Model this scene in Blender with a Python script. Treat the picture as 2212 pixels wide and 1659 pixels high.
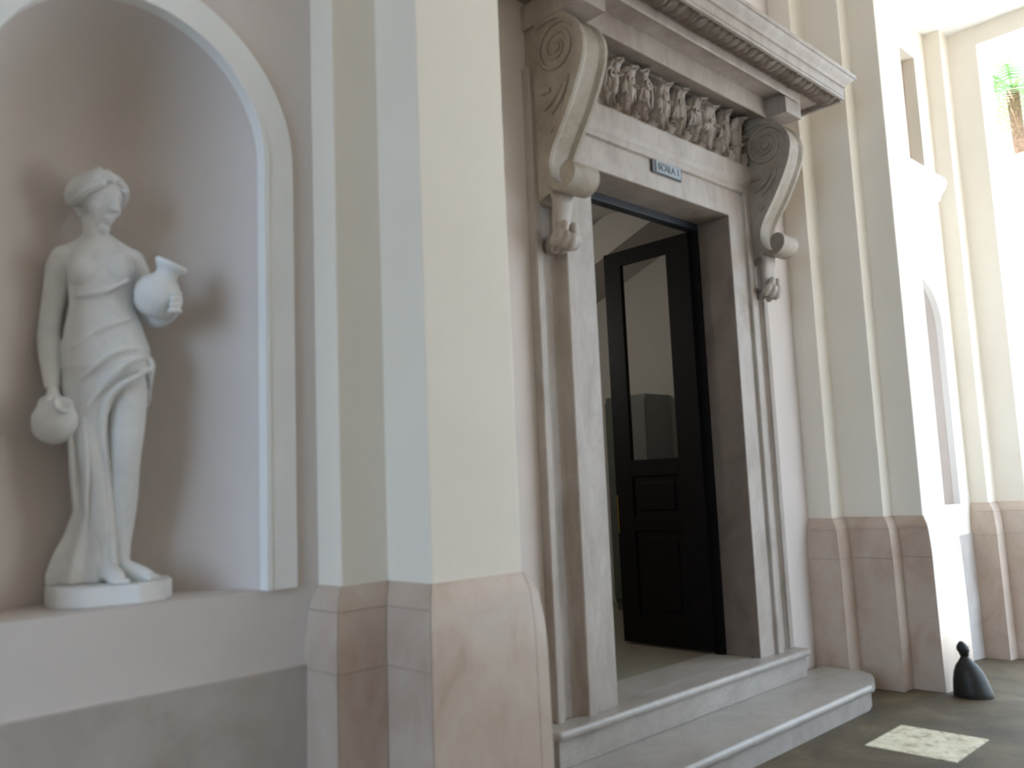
import bpy, bmesh, math, random
from mathutils import Vector, Matrix
random.seed(7)
sc = bpy.context.scene
C = sc.collection
for o in list(bpy.data.objects):
    bpy.data.objects.remove(o)

# ------------------------------------------------------------------ camera
R = Matrix(((0.7183, 0.0520, 0.6938), (-0.6945, 0.1127, 0.7106), (-0.0413, -0.9923, 0.1171)))
fwd = R.col[2].normalized()
right = R.col[0] - fwd * R.col[0].dot(fwd)
right.normalize()
down = fwd.cross(right)
cam_d = bpy.data.cameras.new('camera')
cam_d.sensor_width = 36.0
cam_d.lens = 1855.6 / 2212 * 36
cam_d.clip_start = 0.02
cam_d.clip_end = 200
cam = bpy.data.objects.new('camera', cam_d)
C.objects.link(cam)
M = Matrix.Identity(4)
for i in range(3):
    M[i][0] = right[i]; M[i][1] = -down[i]; M[i][2] = -fwd[i]
M[0][3], M[1][3], M[2][3] = 0, 0, 1.55
cam.matrix_world = M
sc.camera = cam
cam_d.dof.use_dof = True
cam_d.dof.focus_distance = 40.0
cam_d.dof.aperture_fstop = 2.3

# ------------------------------------------------------------------ world, sun, exposure
sc.view_settings.view_transform = 'Standard'
sc.view_settings.look = 'None'
sc.view_settings.gamma = 1.0
sc.view_settings.use_curve_mapping = False
sc.view_settings.exposure = 1.66
sc.cycles.use_denoising = True
sc.cycles.max_bounces = 14
sc.cycles.diffuse_bounces = 10
sc.cycles.glossy_bounces = 5
sc.cycles.transmission_bounces = 8
sc.cycles.sample_clamp_indirect = 8.0
sc.cycles.caustics_reflective = False
sc.cycles.caustics_refractive = False
w = bpy.data.worlds.new('sky')
sc.world = w
w.use_nodes = True
bgn = w.node_tree.nodes['Background']
bgn.inputs['Color'].default_value = (0.52, 0.73, 1.0, 1)
bgn.inputs['Strength'].default_value = 2.35
sun_d = bpy.data.lights.new('sun', 'SUN')
sun_d.energy = 6.0
sun_d.angle = 0.009
sun_d.color = (1.0, 0.92, 0.80)
sun = bpy.data.objects.new('sun', sun_d)
C.objects.link(sun)
sun.rotation_euler = Vector((-0.24, -0.46, -0.85)).to_track_quat('-Z', 'Y').to_euler()


def portal_light(name, loc, nx, sy, sz, ny=0):
    d = bpy.data.lights.new(name, 'AREA')
    d.shape = 'RECTANGLE'; d.size = sy; d.size_y = sz
    d.cycles.is_portal = True
    o = bpy.data.objects.new(name, d)
    C.objects.link(o)
    o.location = loc
    o.rotation_euler = Vector((nx, ny, 0)).to_track_quat('-Z', 'Z').to_euler()


portal_light('daylight_opening', (9.42, 0, 2.8), -1, 4.9, 5.9)
portal_light('daylight_opening', (-6.02, 0, 2.3), 1, 4.0, 4.6)

portal_light('daylight_opening', (7.7, -2.78, 1.7), 0, 2.0, 3.4, 1)


# ------------------------------------------------------------------ materials
def lin(h):
    h = h.lstrip('#')
    v = [int(h[i:i + 2], 16) / 255 for i in (0, 2, 4)]
    return tuple(c / 12.92 if c <= 0.04045 else ((c + 0.055) / 1.055) ** 2.4 for c in v) + (1,)


def new_mat(name, rough=0.6, spec=0.4):
    m = bpy.data.materials.new(name)
    m.use_nodes = True
    nt = m.node_tree
    b = nt.nodes['Principled BSDF']
    b.inputs['Roughness'].default_value = rough
    b.inputs['Specular IOR Level'].default_value = spec
    return m, nt, b


def ramp(nt, stops):
    r = nt.nodes.new('ShaderNodeValToRGB')
    e = r.color_ramp.elements
    while len(e) < len(stops):
        e.new(0.5)
    for i, (p, c) in enumerate(stops):
        e[i].position = p
        e[i].color = c
    return r


def noise(nt, scale, detail=4, rough=0.55, dist=0.0, vec=None):
    n = nt.nodes.new('ShaderNodeTexNoise')
    n.inputs['Scale'].default_value = scale
    n.inputs['Detail'].default_value = detail
    n.inputs['Roughness'].default_value = rough
    n.inputs['Distortion'].default_value = dist
    if vec is not None:
        nt.links.new(vec, n.inputs['Vector'])
    return n


def coords(nt, stretch=(1, 1, 1)):
    t = nt.nodes.new('ShaderNodeTexCoord')
    mp = nt.nodes.new('ShaderNodeMapping')
    mp.inputs['Scale'].default_value = stretch
    nt.links.new(t.outputs['Object'], mp.inputs['Vector'])
    return mp.outputs['Vector']


def bump(nt, b, src, strength, dist=0.01):
    bp = nt.nodes.new('ShaderNodeBump')
    bp.inputs['Strength'].default_value = strength
    bp.inputs['Distance'].default_value = dist
    nt.links.new(src, bp.inputs['Height'])
    nt.links.new(bp.outputs['Normal'], b.inputs['Normal'])


def plaster(name, c1, c2, rough=0.75):
    m, nt, b = new_mat(name, rough, 0.25)
    v = coords(nt)
    n = noise(nt, 1.3, 5, 0.6, 0.3, v)
    r = ramp(nt, [(0.3, lin(c1)), (0.7, lin(c2))])
    nt.links.new(n.outputs['Fac'], r.inputs['Fac'])
    nt.links.new(r.outputs['Color'], b.inputs['Base Color'])
    n2 = noise(nt, 60, 3, 0.6, 0, v)
    bump(nt, b, n2.outputs['Fac'], 0.08, 0.004)
    return m


def marble(name, light, mid, dark, vein, rough=0.32, scale=3.0, stretch=(1, 1, 1), vein_amt=0.5, spec=0.45):
    m, nt, b = new_mat(name, rough, spec)
    v = coords(nt, stretch)
    n = noise(nt, scale, 7, 0.62, 0.8, v)
    r = ramp(nt, [(0.28, lin(dark)), (0.48, lin(mid)), (0.70, lin(light))])
    nt.links.new(n.outputs['Fac'], r.inputs['Fac'])
    n2 = noise(nt, scale * 0.9, 6, 0.55, 2.2, v)
    r2 = ramp(nt, [(0.46, (0, 0, 0, 1)), (0.5, (1, 1, 1, 1)), (0.54, (0, 0, 0, 1))])
    nt.links.new(n2.outputs['Fac'], r2.inputs['Fac'])
    mul = nt.nodes.new('ShaderNodeMath'); mul.operation = 'MULTIPLY'
    mul.inputs[1].default_value = vein_amt
    nt.links.new(r2.outputs['Color'], mul.inputs[0])
    mx = nt.nodes.new('ShaderNodeMix'); mx.data_type = 'RGBA'
    nt.links.new(mul.outputs[0], mx.inputs['Factor'])
    nt.links.new(r.outputs['Color'], mx.inputs[6])
    mx.inputs[7].default_value = lin(vein)
    nt.links.new(mx.outputs[2], b.inputs['Base Color'])
    n3 = noise(nt, 25, 4, 0.6, 0, v)
    bump(nt, b, n3.outputs['Fac'], 0.10, 0.006)
    return m


def plain(name, c, rough=0.5, spec=0.4, metal=0.0, var=0.12, scale=8):
    m, nt, b = new_mat(name, rough, spec)
    v = coords(nt)
    n = noise(nt, scale, 4, 0.6, 0.2, v)
    cl = lin(c)
    d = tuple(x * (1 - var) for x in cl[:3]) + (1,)
    l = tuple(min(1, x * (1 + var)) for x in cl[:3]) + (1,)
    r = ramp(nt, [(0.3, d), (0.7, l)])
    nt.links.new(n.outputs['Fac'], r.inputs['Fac'])
    nt.links.new(r.outputs['Color'], b.inputs['Base Color'])
    b.inputs['Metallic'].default_value = metal
    return m


MT = {}
MT['wall'] = plaster('plaster_rose_beige', 'd0c7c2', 'd6cec9')
MT['pil'] = plaster('plaster_cream', 'e4dccf', 'e9e2d6')
MT['warm'] = plaster('plaster_warm_cream', 'dccdb9', 'e2d4c2')
MT['white'] = plaster('plaster_white', 'e6e6e4', 'ededeb')
MT['ceil'] = plaster('plaster_ceiling', 'eceae6', 'f2f1ee')
MT['dado'] = marble('marble_rose', 'c6b8aa', 'bdab9c', 'ad9785', '9e866f', 0.30, 3.4, (1, 1, 0.7), 0.12)
MT['dado_grey'] = marble('marble_rose_grey', 'bcb6b1', 'b1a9a2', 'a39891', '978b82', 0.34, 3.0, (1, 1, 1), 0.10)
MT['portal'] = marble('marble_portal', 'aca39b', 'a1968d', '91857b', '776d65', 0.5, 3.6, (1.6, 1.6, 0.6), 0.16)
MT['portal_old'] = marble('marble_portal_weathered', 'aaa195', '9a8f82', '867a6c', '6f6557', 0.55, 4.0, (1, 1, 1), 0.2, 0.3)
MT['step'] = marble('marble_step', 'aaa59f', '9f9890', '90887f', '807970', 0.35, 3.0, (0.7, 1, 1), 0.25)
MT['reveal'] = marble('marble_reveal_shaded', '8a7d73', '7d7066', '6c6057', '5d524a', 0.55, 3.0, (1, 1, 0.7), 0.15, 0.3)  # portal marble darkened: shade of the door reveal put into the colour
MT['statue'] = marble('marble_statue', 'e9ebec', 'e3e5e6', 'd9dbdc', 'cbcdcf', 0.55, 6.0, (1, 1, 1), 0.1, 0.3)
MT['wood'] = plain('dark_stained_wood', '0e0908', 0.6, 0.18, 0, 0.4, 14)
MT['frame'] = plain('dark_blue_grey_paint', '2b2f36', 0.4, 0.4, 0, 0.2)
MT['iron'] = plain('cast_iron', '26241f', 0.5, 0.4, 0.2, 0.3, 18)
MT['brass'] = plain('brass', 'a58a4a', 0.3, 0.5, 1.0, 0.1)
MT['room'] = plain('vestibule_plaster', 'aaa69f', 0.8, 0.2, 0, 0.05, 1.5)
MT['roomfloor'] = plain('vestibule_floor_stone', '7f786a', 0.4, 0.4, 0, 0.1, 3)
MT['darkwood2'] = plain('cabinet_grey_green', '4c4f49', 0.6, 0.3, 0, 0.1)
MT['sign'] = plain('sign_grey_green', '6c716c', 0.3, 0.5, 0, 0.15, 20)
MT['signdark'] = plain('sign_dark_edge', '3c3634', 0.4, 0.4, 0, 0.2, 20)
MT['terrace'] = plaster('terrace_plaster', 'f0ece4', 'f6f3ec')
MT['coping'] = plain('coping_ochre', 'd8b878', 0.7)
MT['leafgreen'] = plain('palm_green', '87a86a', 0.5, 0.4, 0, 0.35, 6)
MT['bark'] = plain('palm_bark', '86654f', 0.9, 0.2, 0, 0.3, 14)
MT['paving'] = plain('pale_paving', 'd0ccc6', 0.8, 0.2, 0, 0.1, 2)


def floor_mat():
    m, nt, b = new_mat('worn_stone_floor', 0.62, 0.35)
    v = coords(nt)
    n = noise(nt, 2.2, 8, 0.65, 0.6, v)
    r = ramp(nt, [(0.3, lin('42382a')), (0.5, lin('574a36')), (0.72, lin('706249'))])
    nt.links.new(n.outputs['Fac'], r.inputs['Fac'])
    nt.links.new(r.outputs['Color'], b.inputs['Base Color'])
    vo = nt.nodes.new('ShaderNodeTexVoronoi')
    vo.inputs['Scale'].default_value = 9
    nt.links.new(v, vo.inputs['Vector'])
    bump(nt, b, vo.outputs['Distance'], 0.12, 0.01)
    return m


MT['floor'] = floor_mat()


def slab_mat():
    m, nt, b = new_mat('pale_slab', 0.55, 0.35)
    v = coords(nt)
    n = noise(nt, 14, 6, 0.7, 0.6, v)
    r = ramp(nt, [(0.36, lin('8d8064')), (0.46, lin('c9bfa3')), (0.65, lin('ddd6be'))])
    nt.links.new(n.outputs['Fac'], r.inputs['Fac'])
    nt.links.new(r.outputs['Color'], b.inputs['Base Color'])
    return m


MT['slab'] = slab_mat()


def glass_mat():
    m, nt, b = new_mat('door_glass', 0.03, 0.5)
    b.inputs['Base Color'].default_value = (0.9, 0.9, 0.88, 1)
    b.inputs['Transmission Weight'].default_value = 1.0
    b.inputs['IOR'].default_value = 1.45
    return m


MT['glass'] = glass_mat()


# ------------------------------------------------------------------ mesh helpers
def finish(name, me, mat, parent=None, kind=None, smooth=False):
    o = bpy.data.objects.new(name, me)
    C.objects.link(o)
    if mat is not None and not me.materials:
        me.materials.append(MT[mat] if isinstance(mat, str) else mat)
    if parent is not None:
        o.parent = parent
    if kind:
        o['kind'] = kind
    if smooth:
        for p in me.polygons:
            p.use_smooth = True
    return o


def obj_bm(name, bm, mat, parent=None, kind=None, smooth=False, fix=True):
    if fix:
        bmesh.ops.recalc_face_normals(bm, faces=bm.faces[:])
    me = bpy.data.meshes.new(name)
    bm.to_mesh(me)
    bm.free()
    return finish(name, me, mat, parent, kind, smooth)


def obj_py(name, vs, fs, mat, parent=None, kind=None, smooth=False, fix=False):
    me = bpy.data.meshes.new(name)
    me.from_pydata(vs, [], fs)
    if fix:
        bm = bmesh.new(); bm.from_mesh(me)
        bmesh.ops.recalc_face_normals(bm, faces=bm.faces[:])
        bm.to_mesh(me); bm.free()
    me.update()
    return finish(name, me, mat, parent, kind, smooth)


def add_box(bm, lo, hi, bev=0.0):
    t = bmesh.new()
    bmesh.ops.create_cube(t, size=1)
    for v in t.verts:
        v.co = Vector([(lo[i] + hi[i]) / 2 + v.co[i] * (hi[i] - lo[i]) for i in range(3)])
    if bev:
        bmesh.ops.bevel(t, geom=t.edges[:], offset=bev, segments=2, affect='EDGES', profile=0.7)
    me = bpy.data.meshes.new('tmp')
    t.to_mesh(me); t.free()
    bm.from_mesh(me)
    bpy.data.meshes.remove(me)


def box(name, lo, hi, mat, parent=None, kind=None, bev=0.0):
    bm = bmesh.new()
    add_box(bm, lo, hi, bev)
    return obj_bm(name, bm, mat, parent, kind)


def thing(name, label, cat, loc=(0, 0, 0), rotz=0.0, group=None, kind=None):
    o = bpy.data.objects.new(name, None)
    C.objects.link(o)
    o.location = loc
    o.rotation_euler = (0, 0, rotz)
    if label:
        o['label'] = label
    if cat:
        o['category'] = cat
    if group:
        o['group'] = group
    if kind:
        o['kind'] = kind
    return o


def tag(o, label, cat, group=None):
    o['label'] = label; o['category'] = cat
    if group:
        o['group'] = group
    return o


def prism(bm, poly, axis, a, b):
    """extrude a 2D polygon along an axis: axis 'x' -> poly in (y,z); 'y' -> (x,z); 'z' -> (x,y)"""
    def P(p, t):
        return {'x': (t, p[0], p[1]), 'y': (p[0], t, p[1]), 'z': (p[0], p[1], t)}[axis]
    v0 = [bm.verts.new(P(p, a)) for p in poly]
    v1 = [bm.verts.new(P(p, b)) for p in poly]
    n = len(poly)
    bm.faces.new(v0)
    bm.faces.new(v1[::-1])
    for i in range(n):
        j = (i + 1) % n
        bm.faces.new((v0[i], v1[i], v1[j], v0[j]))


def lathe(bm, prof, seg=32, center=(0, 0, 0), mat3=None):
    rings = []
    for r, z in prof:
        ring = []
        for k in range(seg):
            a = 2 * math.pi * k / seg
            p = Vector((r * math.cos(a), r * math.sin(a), z))
            if mat3 is not None:
                p = mat3 @ p
            ring.append(bm.verts.new(p + Vector(center)))
        rings.append(ring)
    for i in range(len(rings) - 1):
        for k in range(seg):
            bm.faces.new((rings[i][k], rings[i][(k + 1) % seg], rings[i + 1][(k + 1) % seg], rings[i + 1][k]))
    bm.faces.new(rings[0][::-1])
    bm.faces.new(rings[-1])


def tube(bm, pts, rad, seg=12, caps=True):
    """round tube along points with radii (number, or (ra, rb) = across, front-back)"""
    pts = [Vector(p) for p in pts]
    n = len(pts)
    rings = []
    ref = None
    for i, p in enumerate(pts):
        t = (pts[min(i + 1, n - 1)] - pts[max(i - 1, 0)])
        if t.length < 1e-9:
            t = Vector((0, 0, 1))
        t.normalize()
        if ref is None:
            ref = Vector((1, 0, 0)) if abs(t.x) < 0.8 else Vector((0, 1, 0))
        a = ref - t * ref.dot(t)
        a.normalize()
        ref = a
        b = t.cross(a)
        r = rad[i] if isinstance(rad, (list, tuple)) else rad
        ra, rb = r if isinstance(r, (list, tuple)) else (r, r)
        rings.append([bm.verts.new(p + a * (ra * math.cos(2 * math.pi * k / seg)) + b * (rb * math.sin(2 * math.pi * k / seg))) for k in range(seg)])
    for i in range(n - 1):
        for k in range(seg):
            bm.faces.new((rings[i][k], rings[i][(k + 1) % seg], rings[i + 1][(k + 1) % seg], rings[i + 1][k]))
    if caps:
        bm.faces.new(rings[0][::-1])
        bm.faces.new(rings[-1])


def ball(bm, c, r, rot=None, u=20, v=12):
    r = r if isinstance(r, (list, tuple)) else (r, r, r)
    m = Matrix.Translation(Vector(c))
    if rot is not None:
        m = m @ rot.to_4x4()
    m = m @ Matrix.Diagonal((r[0], r[1], r[2], 1))
    bmesh.ops.create_uvsphere(bm, u_segments=u, v_segments=v, radius=1, matrix=m)


def spline(pts, n=8):
    """Catmull-Rom through 2D or 3D points"""
    pts = [Vector(p) for p in pts]
    out = []
    for i in range(len(pts) - 1):
        p0 = pts[max(i - 1, 0)]; p1 = pts[i]; p2 = pts[i + 1]; p3 = pts[min(i + 2, len(pts) - 1)]
        for k in range(n):
            t = k / n
            out.append(0.5 * ((2 * p1) + (p2 - p0) * t + (2 * p0 - 5 * p1 + 4 * p2 - p3) * t * t + (3 * p1 - p0 - 3 * p2 + p3) * t ** 3))
    out.append(pts[-1])
    return out


def offset_path(path, e):
    """outward (right-hand) mitred offset of an open plan polyline"""
    n = len(path)
    ns = []
    for i in range(n - 1):
        d = Vector((path[i + 1][0] - path[i][0], path[i + 1][1] - path[i][1])).normalized()
        ns.append(Vector((d.y, -d.x)))
    out = []
    for i in range(n):
        p = Vector(path[i][:2])
        if i == 0:
            m = ns[0]
        elif i == n - 1:
            m = ns[-1]
        else:
            a, b = ns[i - 1], ns[i]
            m = (a + b) / (1 + a.dot(b))
        out.append(p + m * e)
    return out


def remesh(name, bm, voxel, smooth_it, mat, parent):
    """union of overlapping shapes as one continuous surface"""
    me = bpy.data.meshes.new('tmp')
    bmesh.ops.recalc_face_normals(bm, faces=bm.faces[:])
    bm.to_mesh(me); bm.free()
    o = bpy.data.objects.new('tmp', me)
    C.objects.link(o)
    md = o.modifiers.new('r', 'REMESH'); md.mode = 'VOXEL'; md.voxel_size = voxel
    ms = o.modifiers.new('s', 'SMOOTH'); ms.factor = 0.5; ms.iterations = smooth_it
    dg = bpy.context.evaluated_depsgraph_get()
    dg.update()
    me2 = bpy.data.meshes.new_from_object(o.evaluated_get(dg), depsgraph=dg)
    bpy.data.objects.remove(o)
    bpy.data.meshes.remove(me)
    me2.name = name
    me2.materials.clear()
    return finish(name, me2, mat, parent, None, True)


# ------------------------------------------------------------------ room dimensions
CEIL = 5.85
Y_N = 2.87       # niche bay wall
Y_P = 3.15       # portal bay wall
Y_F = 2.457      # front of the pilasters
Z_D = 1.213      # top of marble dado
Z_S = 1.214      # niche sill
PX = 4.46        # portal axis
A, B = 3.717, 5.203
Z_T = 0.35       # threshold
Z_L = 3.365      # underside of lintel

LEFT_PATH = [(1.748, Y_N), (1.748, 2.715), (1.958, 2.715), (1.958, Y_F), (2.409, Y_F), (2.409, 2.67), (2.573, 2.67), (2.573, 2.968), (2.77, 2.968), (2.77, Y_P)]
MID_PATH = [(6.127, Y_P), (6.127, 2.968), (6.323, 2.968), (6.323, 2.67), (6.486, 2.67), (6.486, Y_F), (6.94, Y_F), (6.94, 2.715), (7.15, 2.715), (7.15, Y_N)]
END_PATH = [(8.75, Y_N), (8.75, 2.715), (8.96, 2.715), (8.96, Y_F), (9.40, Y_F), (9.40, 4.2)]
FLARE = [(1.213, 0.006), (1.205, 0.009), (1.195, 0.014), (1.185, 0.020), (1.173, 0.028), (1.160, 0.0355), (1.145, 0.041), (1.128, 0.045), (1.105, 0.0485), (1.08, 0.052), (1.05, 0.0555), (1.02, 0.0585), (0.98, 0.0615), (0.92, 0.064), (0.6, 0.067), (0.0, 0.070)]


def flare(z):
    if z <= 0:
        return 0.070
    for (z1, e1), (z0, e0) in zip(FLARE, FLARE[1:]):
        if z0 <= z <= z1:
            return e0 + (e1 - e0) * (z - z0) / (z1 - z0)
    return 0.0


def floor_z(x):
    if x < 6.35:
        return 0.0
    return -0.082 * min(x - 6.35, 3.05)


# ------------------------------------------------------------------ floor, ceiling, walls
def build_floor():
    xs = [-30, -6, 0, 3, 6.2, 6.35, 6.6, 7.5, 8.5, 9.4, 14, 40]
    ys = [-30, -2.46, 4.3, 30]
    vs, fs = [], []
    for x in xs:
        for y in ys:
            vs.append((x, y, floor_z(x)))
    n = len(ys)
    for i in range(len(xs) - 1):
        for j in range(n - 1):
            if xs[i] >= 9.4 or xs[i + 1] <= -6:
                continue
            if j != 1:
                continue
            fs.append((i * n + j, (i + 1) * n + j, (i + 1) * n + j + 1, i * n + j + 1))
    return obj_py('floor', vs, fs, 'floor', None, 'structure')


floor = build_floor()
for nm, x0, x1, z in (('ground_right', 9.4, 60, floor_z(9.4)), ('ground_left', -40, -6, 0.0)):
    obj_py(nm, [(x0, -40, z), (x1, -40, z), (x1, 40, z), (x0, 40, z)], [(0, 1, 2, 3)], 'paving', None, 'structure')
box('ceiling', (-6, -2.9, CEIL), (9.4, 4.3, CEIL + 0.25), 'ceil', None, 'structure')
bm = bmesh.new()
add_box(bm, (-6, -2.76, -0.3), (6.7, -2.46, CEIL))
add_box(bm, (8.7, -2.76, -0.3), (9.4, -2.46, CEIL))
add_box(bm, (6.7, -2.76, 3.4), (8.7, -2.46, CEIL))
obj_bm('wall_back', bm, 'warm', None, 'structure')
obj_py('ground_back', [(-40, -40, -0.02), (9.4, -40, -0.02), (9.4, -2.46, -0.02), (-40, -2.46, -0.02)], [(0, 1, 2, 3)], 'paving', None, 'structure')


def arch_wall(name, x0, x1, z0, z1, y, cx, r, zs, zc, mat, depth, mat_in, window=None):
    """wall face with a round-headed niche; the niche is a half cylinder with a quarter-sphere head"""
    vs, fs = [], []

    def q(pts):
        k = len(vs)
        vs.extend(pts)
        fs.append(tuple(range(k, k + len(pts))))

    def rect(xa, xb, za, zb, yy=y):
        q([(xa, yy, za), (xb, yy, za), (xb, yy, zb), (xa, yy, zb)])
    zt = zc + r + 0.12
    rect(x0, x1, z0, zs)
    rect(x0, cx - r, zs, zt)
    rect(cx + r, x1, zs, zt)
    n = 32
    for i in range(n):
        a0 = math.pi - math.pi * i / n
        a1 = math.pi - math.pi * (i + 1) / n
        p0 = (cx + r * math.cos(a0), zc + r * math.sin(a0)); p1 = (cx + r * math.cos(a1), zc + r * math.sin(a1))
        q([(p0[0], y, p0[1]), (p1[0], y, p1[1]), (p1[0], y, zt), (p0[0], y, zt)])
    if window:
        xa, xb, za, zb, dp = window
        rect(x0, x1, zt, za); rect(x0, xa, za, zb); rect(xb, x1, za, zb); rect(x0, x1, zb, z1)
        q([(xa, y, za), (xb, y, za), (xb, y + dp, za), (xa, y + dp, za)])
        q([(xa, y, zb), (xb, y, zb), (xb, y + dp, zb), (xa, y + dp, zb)])
        q([(xa, y, za), (xa, y, zb), (xa, y + dp, zb), (xa, y + dp, za)])
        q([(xb, y, za), (xb, y, zb), (xb, y + dp, zb), (xb, y + dp, za)])
        rect(xa, xb, za, zb, y + dp)
    else:
        rect(x0, x1, zt, z1)
    # top closing block to give thickness at the ends
    wall = obj_py(name, vs, fs, mat, None, 'structure')
    vs2, fs2 = [], []
    m = 28

    def pos(t, p, rr, zz):
        return (cx - rr * math.cos(t), y + depth / r * rr * math.sin(t), zz)
    rows = []
    for zz in (zs, zc):
        rows.append([pos(math.pi * k / m, 0, r, zz) for k in range(m + 1)])
    hm = 12
    for h in range(1, hm + 1):
        ph = math.pi / 2 * h / hm
        rows.append([pos(math.pi * k / m, 0, max(r * math.cos(ph), 1e-4), zc + r * math.sin(ph)) for k in range(m + 1)])
    for row in rows:
        vs2.extend(row)
    for i in range(len(rows) - 1):
        for k in range(m):
            a = i * (m + 1) + k
            fs2.append((a, a + 1, a + m + 2, a + m + 1))
    fl = len(vs2)
    vs2.extend(rows[0])
    fs2.append(tuple(range(fl, fl + m + 1)))
    nic = obj_py('niche', vs2, fs2, mat_in, wall, None, False)
    for p in nic.data.polygons:
        p.use_smooth = len(p.vertices) == 4
    # raised archivolt: flat band with an inner bead
    for ri, ro, th in ((r + 0.012, r + 0.117, 0.022), (r - 0.004, r + 0.014, 0.027)):
        bm = bmesh.new()
        pth = [(-1, zs)] + [(i, 0) for i in range(n + 1)] + [(1, zs)]
        ring = []
        for tag_i, zv in pth:
            if zv == zs:
                s = tag_i
                pi_ = (cx + s * ri, zs); po = (cx + s * ro, zs)
            else:
                a = math.pi - math.pi * tag_i / n
                pi_ = (cx + ri * math.cos(a), zc + ri * math.sin(a)); po = (cx + ro * math.cos(a), zc + ro * math.sin(a))
            ring.append([bm.verts.new((pi_[0], y - th, pi_[1])), bm.verts.new((po[0], y - th, po[1])), bm.verts.new((po[0], y + 0.01, po[1])), bm.verts.new((pi_[0], y + 0.03, pi_[1]))])
        for i in range(len(ring) - 1):
            for k in range(4):
                bm.faces.new((ring[i][k], ring[i][(k + 1) % 4], ring[i + 1][(k + 1) % 4], ring[i + 1][k]))
        bm.faces.new(ring[0]); bm.faces.new(ring[-1][::-1])
        obj_bm('archivolt' if th < 0.03 else 'archivolt_bead', bm, 'white', wall)
    return wall


wall_left = arch_wall('wall_left', -6, 1.75, -0.2, CEIL, Y_N, 1.06, 0.471, Z_S, 2.80, 'wall', 0.42, 'wall')
# marble dado of the niche bay: one long slab with a thin cap edge
box('dado_slab', (-0.62, Y_N - 0.016, 0.0), (1.746, Y_N + 0.02, 0.934), 'dado_grey', wall_left, None, 0.003)
box('dado_slab', (-3.0, Y_N - 0.016, 0.0), (-0.624, Y_N + 0.02, 0.934), 'dado_grey', wall_left, None, 0.003)

wall_right = arch_wall('wall_right', 7.1, 8.76, -0.4, CEIL, Y_N, 7.95, 0.471, Z_S, 2.80, 'pil', 0.44, 'wall', (7.62, 8.45, 4.40, 5.52, 0.22))
box('dado_slab', (7.15, Y_N - 0.016, -0.3), (8.75, Y_N + 0.02, 0.934), 'dado_grey', wall_right, None, 0.003)

# portal bay wall round the doorway
bm = bmesh.new()
add_box(bm, (2.72, Y_P, -0.2), (3.36, 3.40, CEIL))
add_box(bm, (5.56, Y_P, -0.2), (6.18, 3.40, CEIL))
add_box(bm, (3.36, Y_P, 3.70), (5.56, 3.40, CEIL))
obj_bm('wall_center', bm, 'wall', None, 'structure')


# pilaster clusters: plaster shafts over flared marble dadoes made of slabs
def cluster(name, path, split_right=None, foot=0.0):
    bm = bmesh.new()
    lo = [bm.verts.new((p[0], p[1], foot - 0.35)) for p in path]
    hi = [bm.verts.new((p[0], p[1], CEIL)) for p in path]
    for i in range(len(path) - 1):
        bm.faces.new((lo[i], lo[i + 1], hi[i + 1], hi[i]))
    ed = [e for e in bm.edges if abs(e.verts[0].co.z - e.verts[1].co.z) > 1 and len(e.link_faces) == 2]
    bmesh.ops.bevel(bm, geom=ed, offset=0.006, segments=2, affect='EDGES', profile=0.5)
    root = obj_bm(name, bm, 'pil', None, 'structure', fix=False)
    courses = [(1.1285, 1.213), (0.9205, 1.127), (foot - 0.3, 0.919)]
    g = 0.0014
    for i in range(len(path) - 1):
        wide = (Vector(path[i + 1]) - Vector(path[i])).length
        one = wide > 0.4
        cs = [(foot - 0.3, 1.213)] if one else courses
        for (za, zb) in cs:
            zs = sorted({za, zb} | {z for z, _ in FLARE if za < z < zb})
            spans = [(0, 1)]
            if one:
                spans = [('L', 'R')] + [('R', 1)]
            for sp in spans:
                vs, fs = [], []
                for z in zs:
                    e = flare(z)
                    off = offset_path(path, e)
                    a, b = off[i], off[i + 1]
                    inn_a, inn_b = Vector(path[i]), Vector(path[i + 1])
                    d = (b - a).normalized()
                    if sp[1] == 'R':
                        b = a + d * ((Vector(path[i + 1]) - a).dot(d))
                        inn_b = Vector(path[i + 1])
                    if sp[0] == 'R':
                        a = a + d * ((Vector(path[i + 1]) - a).dot(d))
                        inn_a = Vector(path[i + 1]) - d * 0.0
                        inn_b = Vector(path[i + 1]) + d * 0.0005
                    a2, b2 = a + d * g, b - d * g
                    if (b2 - a2).dot(d) < 0.001:
                        b2 = a2 + d * 0.001
                    vs += [(a2.x, a2.y, z), (b2.x, b2.y, z), (inn_b.x, inn_b.y, z), (inn_a.x, inn_a.y, z)]
                for k in range(len(zs) - 1):
                    o = 4 * k
                    for j in range(4):
                        fs.append((o + j, o + (j + 1) % 4, o + 4 + (j + 1) % 4, o + 4 + j))
                fs.append((3, 2, 1, 0)); o = 4 * (len(zs) - 1); fs.append((o, o + 1, o + 2, o + 3))
                ds = obj_py('dado_slab', vs, fs, 'dado', root)
                for p in ds.data.polygons:
                    p.use_smooth = p.index < len(fs) - 2
                ds.data.set_sharp_from_angle(angle=math.radians(35))
    return root


cluster('trim_1', LEFT_PATH)
cluster('trim_2', MID_PATH)
cluster('trim_3', END_PATH, foot=-0.2)

# far end of the passage: lintel beam over the opening, opposite pier
bm = bmesh.new()
add_box(bm, (8.96, -2.46, 5.66), (9.40, Y_F, CEIL))
add_box(bm, (8.96, -2.46, -0.4), (9.40, -2.2, 5.66))
obj_bm('wall_end', bm, 'pil', None, 'structure')

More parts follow.
